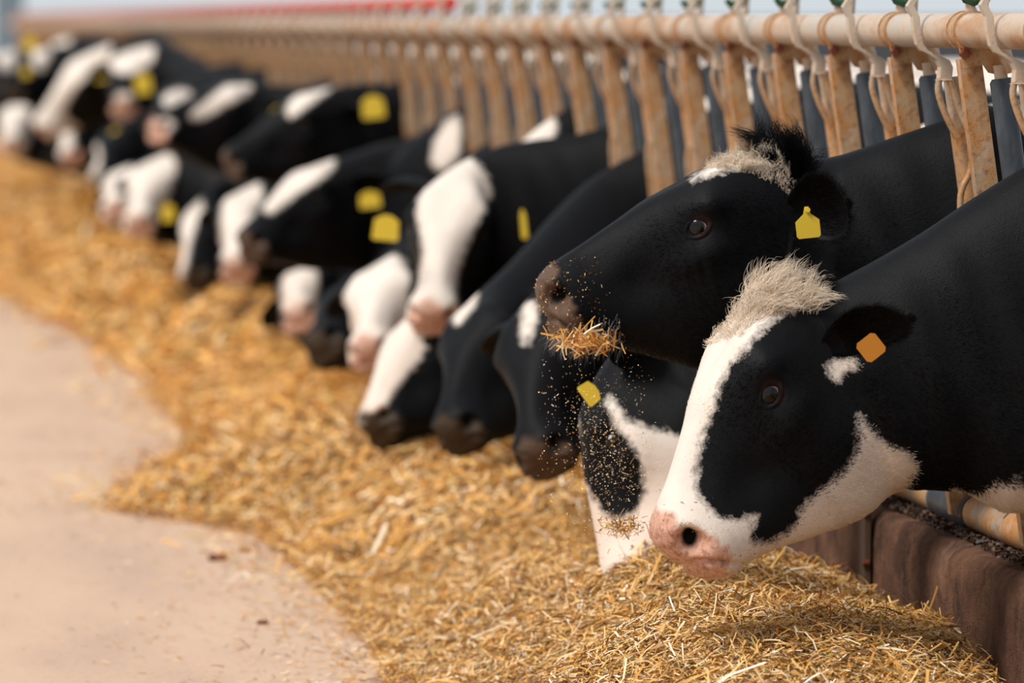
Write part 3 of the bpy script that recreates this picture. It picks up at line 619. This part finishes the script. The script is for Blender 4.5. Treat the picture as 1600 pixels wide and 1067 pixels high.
def fur(c, n, L0, L1, seed, xmax=2.3, wd=.0008):
    """short coat hair as a child of the cow"""
    P = c['P']; ns, nc = c['ns'], c['nc']; r = np.random.default_rng(seed)
    ii = np.arange(ns - 1); area = np.linalg.norm(P[1:, 0] - P[:-1, 0], axis=1) * np.linalg.norm(P[1:, nc // 4] - P[1:, 3 * nc // 4], axis=1)
    area = np.where(P[:-1, 0, 0] < xmax, area, 0); area[:2] = 0
    i = r.choice(ii, n, p=area / area.sum()); j = r.integers(0, nc, n); u = r.random(n)[:, None]; v = r.random(n)[:, None]; j1 = (j + 1) % nc
    A, B_, C_, D_ = P[i, j], P[i, j1], P[i + 1, j], P[i + 1, j1]; pos = (A * (1 - v) + B_ * v) * (1 - u) + (C_ * (1 - v) + D_ * v) * u
    tb = C_ - A; tb /= np.linalg.norm(tb, axis=1)[:, None] + 1e-9; ar = B_ - A; nv = np.cross(tb, ar); nv /= np.linalg.norm(nv, axis=1)[:, None] + 1e-9
    cen = P.mean(axis=1)[i]; sg = np.sign(np.sum((pos - cen) * nv, 1)); nv *= sg[:, None]; ar = ar / (np.linalg.norm(ar, axis=1)[:, None] + 1e-9)
    pk = c['pink'][i * nc + j]; wv = c['wv'][i * nc + j] + r.normal(0, .004, n); keep = (pk < .3) & (nv @ (-c['vd']) > -.35)
    hh = c['hh'][i * nc + j]; keep &= ~((np.abs(hh[:, 0] - .203) < .036) & (np.abs(hh[:, 2] + .058) < .030) & (np.abs(hh[:, 1]) > .07))
    pos, tb, nv, ar, wv, hx = (q[keep] for q in (pos, tb, nv, ar, wv, hh[:, 0])); n = len(pos)
    L = (r.uniform(L0, L1, n) * np.where(hx > .3, .55, 1))[:, None]; sw = np.sin(pos[:, 0] * 31 + pos[:, 2] * 17)[:, None] * .35
    d = tb + ar * (sw + r.normal(0, .22, (n, 1))) + np.array([0, 0, -.35]) + nv * r.uniform(.03, .20, (n, 1)); d /= np.linalg.norm(d, axis=1)[:, None]
    s = np.cross(d, nv); s /= np.linalg.norm(s, axis=1)[:, None] + 1e-9
    V = np.stack([pos - s * wd - nv * .001, pos + s * wd - nv * .001, pos + d * L * .6 + s * wd * .6, pos + d * L], 1).reshape(-1, 3) - c['off']
    Fq = np.arange(n * 4).reshape(-1, 4)[:, [0, 1, 2, 3]]
    wc = np.array([(.82, .74, .65)]) * r.uniform(.88, 1.1, (n, 1)); bc = np.array([(.006, .0065, .008)]) * r.uniform(.4, 1.8, (n, 1))
    colr = np.where((wv > 0)[:, None], wc, bc)
    return rawmesh('coat_hair', V, Fq, M['hair'], c['root'], {'hcol': np.repeat(colr, 4, axis=0)}, smooth=False)

R_ = math.radians
# ---- the near cow
A_ = cow('nearest cow, head lowered at right, white blaze with cream tuft and amber ear tag', .06, (1064, 880), 9.73, (1212, 447), 9.86, 21,
    white=[[(1120, 400), (1160, 380), (1240, 400), (1252, 482), (1215, 492), (1165, 545), (1130, 580), (1115, 640), (1095, 690), (1085, 745), (1100, 790), (1140, 815), (1186, 800), (1176, 822), (1170, 850), (1210, 848), (1245, 820), (1252, 795), (1280, 770), (1320, 735), (1342, 700), (1340, 645), (1352, 660), (1385, 700), (1420, 705), (1436, 730), (1420, 755), (1412, 790), (1300, 870), (1180, 930), (1080, 940), (1000, 920), (990, 820), (1010, 740), (1020, 560)],
           [(1480, 755), (1510, 772), (1545, 768), (1560, 755), (1590, 760), (1600, 730), (1650, 700), (1700, 900), (1600, 900), (1500, 850)],
           [(1294, 562), (1330, 556), (1342, 575), (1318, 578), (1310, 604), (1296, 585)]],
    tags=[((1361, 543), 9.58, 37, 37, 'amber', R_(38), 'diamond', 0)], ears=((1292, 546, 9.74), (1420, 499, 9.65), (-.35, -.75, .65), .046), hi=2, nose='pink', hd=1.32,
    neck=[((1258, 460), (1402, 764), 9.88, .096), ((1335, 424), (1432, 763), 9.90, .112), ((1430, 370), (1466, 764), 9.91, .118), ((1520, 310), (1510, 770), 9.92, .12), ((1600, 262), (1570, 800), 9.92, .12)])
# ---- the second cow, head raised, straw in its mouth
B_ = cow('cow with raised black head chewing straw, yellow ear tag and curly cream poll', 1.06, (848, 490), 10.40, (1214, 247), 10.46, 6,
    white=[[(1070, 285), (1110, 262), (1140, 215), (1180, 170), (1232, 175), (1212, 232), (1206, 262), (1160, 262), (1120, 270)]],
    tags=[((1262, 350), 10.24, 38, 44, 'yellow', R_(6), 'plate', .15)], ears=((1236, 338, 10.36), (1322, 318, 10.26), (-.25, -.22, .95), .064), hi=2, nose='tan', hd=1.22,
    neck=[((1262, 252), (1165, 600), 10.50, .098), ((1310, 243), (1240, 640), 10.52, .11), ((1385, 218), (1340, 660), 10.53, .118), ((1475, 188), (1460, 650), 10.54, .118), ((1545, 165), (1560, 640), 10.54, .12)])
def T_(x, y, D, w=30, h=30, rot=0.1, shape='square', yw=0., mat='yellow'): return ((x, y), D, w, h, mat, rot, shape, yw)
C_ = cow('pinkish white cow eating behind the nearest one, black face patch with crumbs falling over it', 2.06, (994, 930), None, (935, 578), 11.25, -6,
    white=[[(870, 730), (905, 745), (930, 785), (950, 808), (980, 812), (1005, 785), (1007, 735), (990, 695), (960, 668), (942, 620), (958, 622), (978, 658), (1010, 668), (1090, 690), (1220, 720), (1200, 980), (900, 980), (870, 800)], [(880, 640), (898, 640), (903, 690), (890, 725), (872, 720)]],
    tags=[T_(922, 614, 10.85, 38, 26, -.95)], hi=1, nose='pink', ntop=.95)
D_ = cow('dark brownish black eating cow with a short white streak, directly left of the falling crumbs', 4.06, (848, 728), None, (838, 452), 12.7, 55,
    white=[[(818, 470), (838, 470), (838, 510), (822, 545), (812, 520)]], hi=1, nose='mid', ntop=.93)
E_ = cow('black eating cow with a small white star, between the white-faced cow and the crumbs', 7.06, (712, 690), None, (758, 452), 14.0, 42,
    white=[[(712, 448), (745, 442), (748, 468), (722, 500), (710, 515), (706, 480)]], hi=1, nose='dark', ntop=.985)
F_ = cow('white-faced cow looking at the camera with a pink nose', 8.06, (674, 508), None, (714, 262), 15.0, 78,
    white=[[(688, 238), (738, 240), (768, 290), (765, 312), (738, 360), (716, 420), (708, 470), (735, 500), (730, 560), (620, 560), (630, 480), (648, 440), (664, 400), (650, 340), (655, 300)]],
    tags=[T_(603, 356, 14.7, 42, 40, -.1), T_(818, 350, 14.9, 10, 46, .1)], hi=1, nose='pink', ntop=1.03)
G_ = cow('eating cow with a white blaze on its left edge, just below the pink-nosed cow', 9.06, (588, 678), None, (662, 478), 15.0, 18,
    white=[[(560, 470), (690, 480), (668, 545), (640, 580), (612, 610), (592, 660), (600, 700), (540, 700), (550, 600)], [(795, 250), (838, 180), (880, 150), (884, 200), (830, 252)]], hi=1, nose='dark', ntop=1.08)
H_ = cow('all white lowered face with a dark eye, left of the pink-nosed cow', 10.06, (578, 560), None, (602, 408), 16.4, 62,
    white=[[(540, 390), (640, 395), (640, 480), (625, 600), (530, 600)]], hi=1, nose='pink', ntop=.95)
J_ = cow('black low-headed eating cow with a round yellow tag, under the raised black head', 12.06, (502, 548), None, (556, 436), 17.6, 25,
    tags=[T_(546, 492, 17.4, 20, 26)], hi=1, nose='dark', ntop=.95)
K2 = cow('white lowered face showing left of the black low-headed cow', 13.06, (466, 500), None, (486, 420), 19.0, 55,
    white=[[(440, 400), (500, 400), (490, 520), (440, 520)], [(660, 262), (690, 190), (712, 180), (712, 250), (690, 275)]], nose='pink', ntop=1.05)
I_ = cow('raised black head with a narrow white blaze in the middle of the row', 14.06, (384, 392), None, (520, 252), 18.5, 22,
    white=[[(490, 226), (520, 232), (526, 264), (480, 292), (440, 322), (420, 338), (408, 325), (436, 285), (474, 256)]],
    tags=[T_(578, 312, 18.2, 34, 26, .1)], hi=1, nose='mid', ntop=.965)
cow('white face eating with its nose in the straw, below the highest black muzzle', 15.06, (368, 425), None, (392, 292), 20.2, 68,
    white=[[(345, 270), (418, 280), (402, 350), (388, 400), (390, 460), (345, 460)]], nose='pink', ntop=.9)
cow('raised black head with white forehead patch and bright tag against the bars', 16.06, (354, 264), None, (522, 138), 20.0, 14,
    white=[[(444, 168), (474, 136), (508, 120), (524, 134), (500, 152), (470, 172), (452, 188)]], tags=[T_(583, 167, 19.8, 36, 36)], hi=1, nose='mid', ntop=1.10)
cow('black eating face beside a long white blaze, far end of the nearer straw', 17.06, (303, 440), None, (322, 300), 21.6, 30,
    white=[[(250, 330), (300, 290), (322, 320), (304, 352), (292, 400), (288, 460), (240, 460), (255, 380)]], tags=[T_(343, 345, 21.4, 18, 32), T_(262, 332, 21.9, 22, 28)], nose='dark', ntop=.95)
cow('black head with long white blaze and white-pink muzzle held level', 18.06, (238, 208), None, (392, 134), 21.6, 16,
    white=[[(290, 182), (326, 154), (374, 118), (394, 128), (392, 146), (350, 168), (308, 190)], [(225, 200), (258, 182), (280, 192), (252, 216), (228, 224)]], tags=[T_(438, 180, 21.3, 28, 28)], nose='pink', ntop=1.06)
cow('broad white face eating, left of the black face with the long blaze', 19.06, (214, 355), None, (248, 248), 23.6, 60,
    white=[[(190, 235), (280, 235), (268, 300), (240, 345), (236, 380), (180, 380)]], nose='pink', ntop=.95)
cow('dark head with an oval white forehead spot high in the far row', 20.06, (244, 196), None, (302, 132), 24.0, 40,
    white=[[(250, 148), (296, 136), (304, 160), (262, 176)]], nose='mid', ntop=1.08)
cow('pale low muzzle furthest left of the faces touching the nearer straw', 22.06, (178, 332), None, (204, 262), 25.2, 45, white=[[(150, 240), (215, 250), (200, 350), (150, 350)]], nose='pink', ntop=.95)
cow('black lowered head with a dim yellow tag in the far row', 23.06, (160, 285), None, (190, 190), 26.0, 35, white=[[(130, 220), (158, 222), (155, 285), (130, 285)]], tags=[T_(181, 213, 25.8, 18, 24)], nose='dark', ntop=1.0)
cow('far cow with a broad white poll, pink nose and orange-yellow tag facing the camera', 25.06, (192, 170), None, (206, 78), 27.0, 74,
    white=[[(165, 60), (244, 60), (238, 104), (200, 118), (168, 108)], [(178, 145), (212, 145), (208, 190), (176, 190)]], tags=[T_(223, 130, 26.6, 26, 34)], nose='pink', ntop=1.10)
cow('far cow with white head, black cheek and pinkish muzzle in profile', 27.06, (62, 208), None, (150, 78), 28.8, 26,
    white=[[(90, 50), (176, 50), (168, 104), (136, 118), (108, 150), (98, 184), (130, 200), (126, 240), (20, 240), (40, 190)]], tags=[T_(158, 112, 28.4, 22, 28)], nose='pink', ntop=1.12)
cow('dark far head between the white-polled cow and the grey column', 29.06, (110, 250), None, (120, 165), 30.0, 40, white=[[(80, 200), (112, 190), (116, 240), (80, 260)]], nose='pink', ntop=1.0)
cow('far black head with a round white poll and yellow tag near the column', 31.06, (18, 148), None, (66, 78), 31.5, 30, white=[[(48, 76), (78, 66), (78, 106), (52, 112)]], tags=[T_(46, 68, 31, 20, 24), T_(40, 112, 31, 14, 16)], nose='dark', ntop=1.12)
cow('pinkish white lowered face beside the grey column', 33.06, (14, 230), None, (34, 160), 33.0, 60, white=[[(0, 150), (50, 150), (44, 250), (-10, 250)]], nose='pink', ntop=1.0)
cow('farthest cow, small pale forehead just under the pale rail', 35.06, (72, 120), None, (98, 62), 34.5, 50, white=[[(80, 48), (112, 52), (108, 80), (84, 84)]], nose='mid', ntop=1.14)
cow('pale far cow at the left edge, in front of the column', 37.06, (-12, 130), None, (14, 84), 36, 30, white=[[(-10, 78), (30, 78), (24, 110), (0, 112)]], nose='mid', ntop=1.1)

cow('black lowered head at the very left edge below the grey column', 39.06, (-30, 205), None, (8, 128), 35.5, 30, nose='dark', ntop=1.05)
cow('black far cow cut by the left edge with its head against the column', 41.06, (-40, 160), None, (-6, 92), 37.5, 30, nose='dark', ntop=1.12)

# ---- hair of the two near cows
def scalp(c, x0, x1, y1, n, zmin=.35, seed=1, flt=None):
    r = np.random.default_rng(seed); ns, nc = c['ns'], c['nc']; h = c['hh'][:ns * nc]; m = (h[:, 0] > x0) & (h[:, 0] < x1) & (np.abs(h[:, 1]) < y1) & (h[:, 2] > -.06) & (h[:, 2] < .06)
    ids = np.flatnonzero(m); k = r.choice(ids, n); p = c['V'][k] + r.normal(0, .0025, (n, 3))
    return p, c['hh'][k], r
def dirs(c, v): return nrm(c['R'] @ np.asarray(v, float))
CR = np.array([1.0, .90, .77])
def tuft(c, name, x0, x1, y1, n, d0, d1, L0, L1, curl, col, seed, rad=.00045, spread=.35, dome=True, seg=8, cf=1.2):
    p, h, r = scalp(c, x0, x1, y1, n, seed=seed)
    u = (h[:, 0:1] - (x0 + x1) / 2) / (x1 - x0) * 2; v = h[:, 1:2] / y1
    X_, Y_, Z_ = dirs(c, (1, 0, 0)), dirs(c, (0, 1, 0)), dirs(c, (0, 0, 1))
    nk = max(8, n // 45); kc = r.integers(0, n, nk); cl = np.argmin(((p[:, None] - p[kc][None]) ** 2).sum(2), 1)      # locks of hair
    ca_, cb_, cl_ = r.normal(0, spread * 1.3, (nk, 3))[cl], r.normal(0, spread * 1.9, (nk, 3))[cl], r.uniform(.75, 1.2, nk)[cl]
    pull = (p[kc][cl] - p) * 14
    a = d0[0] * X_ + d0[1] * Y_ + d0[2] * Z_ + ca_ + r.normal(0, spread * .3, (n, 3)) + u * X_ * .5 + v * Y_ * .5
    b = d1[0] * X_ + d1[1] * Y_ + d1[2] * Z_ + np.array([0, 0, -.15]) + cb_ + pull + r.normal(0, spread * .25, (n, 3)) + v * Y_ * .6
    L = r.uniform(L0, L1, n) * cl_ * (np.clip(1.15 - .5 * (u[:, 0] ** 2 + v[:, 0] ** 2), .4, 1) if dome else 1)
    colr = np.array(col) * r.uniform(.72, 1.12, (n, 1)); 
    o = strands(name, p - c['off'], a, b, L, np.full(n, rad), colr, c['root'], seg, curl, cf); return o
X1 = tuft(A_, 'poll_tuft', -.03, .085, .07, 2600, (-.25, 0, 1), (-1, 0, -.45), .045, .085, .30, CR, 11, rad=.0005, spread=.34)
X2 = tuft(A_, 'poll_tuft', .05, .15, .075, 1500, (-.3, 0, .7), (-1, 0, .1), .015, .035, .3, CR, 12)
for o, l in ((X1, 'cream curly poll tuft'), (X2, 'short cream forehead hair')): tag(o, l)
X3 = tuft(B_, 'poll_tuft', .0, .13, .07, 2900, (-.3, 0, .8), (-.3, 0, .6), .022, .05, .55, CR, 13, rad=.0005, spread=.6, cf=1.3); tag(X3, 'curly cream poll hair')
X4 = tuft(B_, 'poll_tuft', -.055, .012, .05, 1300, (-.1, 0, 1), (.25, 0, .9), .05, .095, .16, (.008, .008, .010), 14, rad=.0006, spread=.22, dome=False); tag(X4, 'upright black poll tuft')
X5 = tuft(A_, 'poll_tuft', -.06, -.01, .06, 900, (-.4, 0, .8), (-1, 0, .1), .03, .055, .25, (.010, .010, .011), 15, rad=.0005); tag(X5, 'black hair behind the tuft')
fur(A_, 100000, .005, .011, 21); fur(B_, 90000, .006, .013, 22)
# whiskers and ear fringe
def whisk(c, n, x0, x1, z0, z1, L0, L1, col, seed, rad=.00035, down=.7, curl=.15):
    r = np.random.default_rng(seed); ns, nc = c['ns'], c['nc']; h = c['hh'][:ns * nc]; m = (h[:, 0] > x0) & (h[:, 0] < x1) & (h[:, 2] > z0) & (h[:, 2] < z1) & (np.abs(h[:, 1]) < .09)
    k = r.choice(np.flatnonzero(m), n); p = c['V'][k]; Y_ = dirs(c, (0, 1, 0)); X_ = dirs(c, (1, 0, 0)); Z_ = dirs(c, (0, 0, 1))
    d = np.sign(h[k, 1:2]) * Y_ * .7 + X_ * .5 - Z_ * .5 + r.normal(0, .3, (n, 3)); d1 = d + np.array([0, 0, -down])
    return strands('whiskers', p - c['off'], d, d1, r.uniform(L0, L1, n), np.full(n, rad), np.array(col) * r.uniform(.7, 1.1, (n, 1)), c['root'], 5, curl)
whisk(B_, 300, .40, .52, -.21, -.135, .018, .048, (.50, .51, .53), 31)
whisk(A_, 160, .40, .53, -.20, -.13, .008, .022, (.8, .72, .62), 33, .00025)
def ear_fringe(c, seed, n=1500):
    r = np.random.default_rng(seed)
    for cs, b_, t_, o_, W_, (cc, e, o2, s2, L) in c['efr']:
        if not cs: continue
        nu, nv_ = 26, 25; v = c['V'][c['er'] > 0]; idx = np.flatnonzero(c['er'] > 0)
        # rim vertices of this ear: both long edges and the tip
        blocks = idx.reshape(2, 2, nu, nv_)
        for q in range(2):
            B = c['V'][blocks[q, 0]]
            if np.linalg.norm(B.mean((0, 1)) - (b_ + t_) / 2) < .06: G = B
        rim = np.concatenate([G[:, 0], G[::-1, -1], G[-1]]); nrmv = np.concatenate([np.tile(-s2, (nu, 1)), np.tile(s2, (nu, 1)), np.tile(e, (nv_, 1))])
        k = r.integers(0, len(rim), n); p = rim[k] + r.normal(0, .002, (n, 3)); d = nrmv[k] * .6 + e * .7 + r.normal(0, .25, (n, 3)) + o2 * r.normal(.1, .3, (n, 1))
        strands('ear_hair', p - c['off'], d, d + e * .5, r.uniform(.006, .016, n), np.full(n, .0003), np.tile([.012, .012, .013], (n, 1)) * r.uniform(.5, 2.5, (n, 1)), c['root'], 3)
        g = G[3:-3, 3:-3].reshape(-1, 3); k = r.integers(0, len(g), n); p = g[k]
        strands('ear_hair', p - c['off'], np.tile(o2, (n, 1)) * .5 + e + r.normal(0, .3, (n, 3)), np.tile(e, (n, 1)) + r.normal(0, .2, (n, 3)), r.uniform(.01, .026, n), np.full(n, .0003), np.tile([.018, .013, .011], (n, 1)) * r.uniform(.4, 2., (n, 1)), c['root'], 3)
ear_fringe(A_, 41); ear_fringe(B_, 42)

# ---- straw held in the second cow's mouth, crumbs stuck on its muzzle, and the crumbs falling from it
def stalks(name, pts, L, W, dirv, col, label, cat='straw', kind='stuff', bend=.15):
    n = len(pts); d = dirv / np.linalg.norm(dirv, axis=1)[:, None]; nv = np.cross(d, rng.normal(0, 1, (n, 3))); nv /= np.linalg.norm(nv, axis=1)[:, None]
    V, Fq, c = blades(pts, d, nv, L, W, col, bend); o = rawmesh(name, V, Fq, M['straw'], None, {'scol': c}, smooth=False); tag(o, label, cat, kind=kind); return o
n = 260; px = rng.normal(912, 21, n); py = 532 + (px - 912) * .12 + rng.normal(0, 8, n); P = np.array([up(x, y, D) for x, y, D in zip(px, py, rng.uniform(10.28, 10.40, n))])
stalks('straw_mouthful', P, rng.uniform(.012, .05, n), rng.uniform(.0016, .004, n), rng.normal(0, .8, (n, 3)) + np.array([-.3, 0, -.5]), PAL[rng.choice([0, 1, 3, 5, 2, 4], n)], 'tangle of straw hanging from the mouth of the raised black head')
n = 1400; g1 = rng.random(n) < .75
px = np.where(g1, rng.normal(945, 34, n), rng.uniform(840, 1010, n)); py = np.where(g1, rng.normal(705, 62, n), rng.uniform(560, 870, n)); px = px + np.where(g1, (py - 705) * .12, 0)
P = np.array([up(x, y, D) for x, y, D in zip(px, py, rng.uniform(10.1, 10.6, n))])
stalks('falling_straw_crumbs', P, rng.choice([.0015, .0025, .005, .014], n, p=[.62, .27, .09, .02]), rng.uniform(.0009, .0018, n), rng.normal(0, 1, (n, 3)), PAL[rng.choice([0, 3, 5, 5, 3], n)], 'loose crumbs and bits of straw falling through the air below the raised muzzle')
n = 260; px = rng.normal(972, 16, n); py = rng.normal(822, 8, n); P = np.array([up(x, y, D) for x, y, D in zip(px, py, rng.uniform(10.3, 10.38, n))])
stalks('falling_straw_clump', P, rng.uniform(.006, .022, n), rng.uniform(.001, .0026, n), rng.normal(0, 1, (n, 3)), PAL[rng.choice(len(PAL), n)], 'small tangled clump of straw in mid air, lowest of the falling bits')

def crumbs(c, n, x0, x1, z0, z1, seed, label):
    r = np.random.default_rng(seed); ns, nc = c['ns'], c['nc']; h = c['hh'][:ns * nc]; k = r.choice(np.flatnonzero((h[:, 0] > x0) & (h[:, 0] < x1) & (h[:, 2] > z0) & (h[:, 2] < z1)), n)
    p = c['V'][k] + r.normal(0, .001, (n, 3)) - c['vd'] * .001; d = r.normal(0, 1, (n, 3)); d /= np.linalg.norm(d, axis=1)[:, None]; nv = np.cross(d, r.normal(0, 1, (n, 3))); nv /= np.linalg.norm(nv, axis=1)[:, None]
    V, Fq, cc = blades(p, d, nv, r.uniform(.0015, .006, n), r.uniform(.0008, .002, n), PAL[r.choice([0, 3, 1, 4], n)] * .8)
    o = rawmesh('feed_crumbs', V - c['off'], Fq, M['straw'], c['root'], {'scol': cc}, smooth=False); tag(o, label, kind='stuff')
crumbs(B_, 700, .40, .53, -.20, -.04, 51, 'straw crumbs stuck to the muzzle'); crumbs(A_, 120, .44, .53, -.2, -.04, 52, 'few crumbs on the pink muzzle')

n = 5200; Y = rng.uniform(8.5, 14, n); X = 2.125 + np.abs(rng.normal(0, .025, n)); P = np.stack([X, Y, .338 + rng.random(n) * .010], 1)
stalks('curb_dirt', P, rng.uniform(.004, .016, n), rng.uniform(.003, .008, n), rng.normal(0, 1, (n, 3)) * (1, 1, .3), np.array([(.05, .03, .02), (.10, .055, .035), (.03, .02, .015), (.22, .13, .07)])[rng.choice(4, n, p=[.35, .35, .2, .1])], 'strip of dark crumbly dirt lying on the curb against the bottom rail', 'dirt')
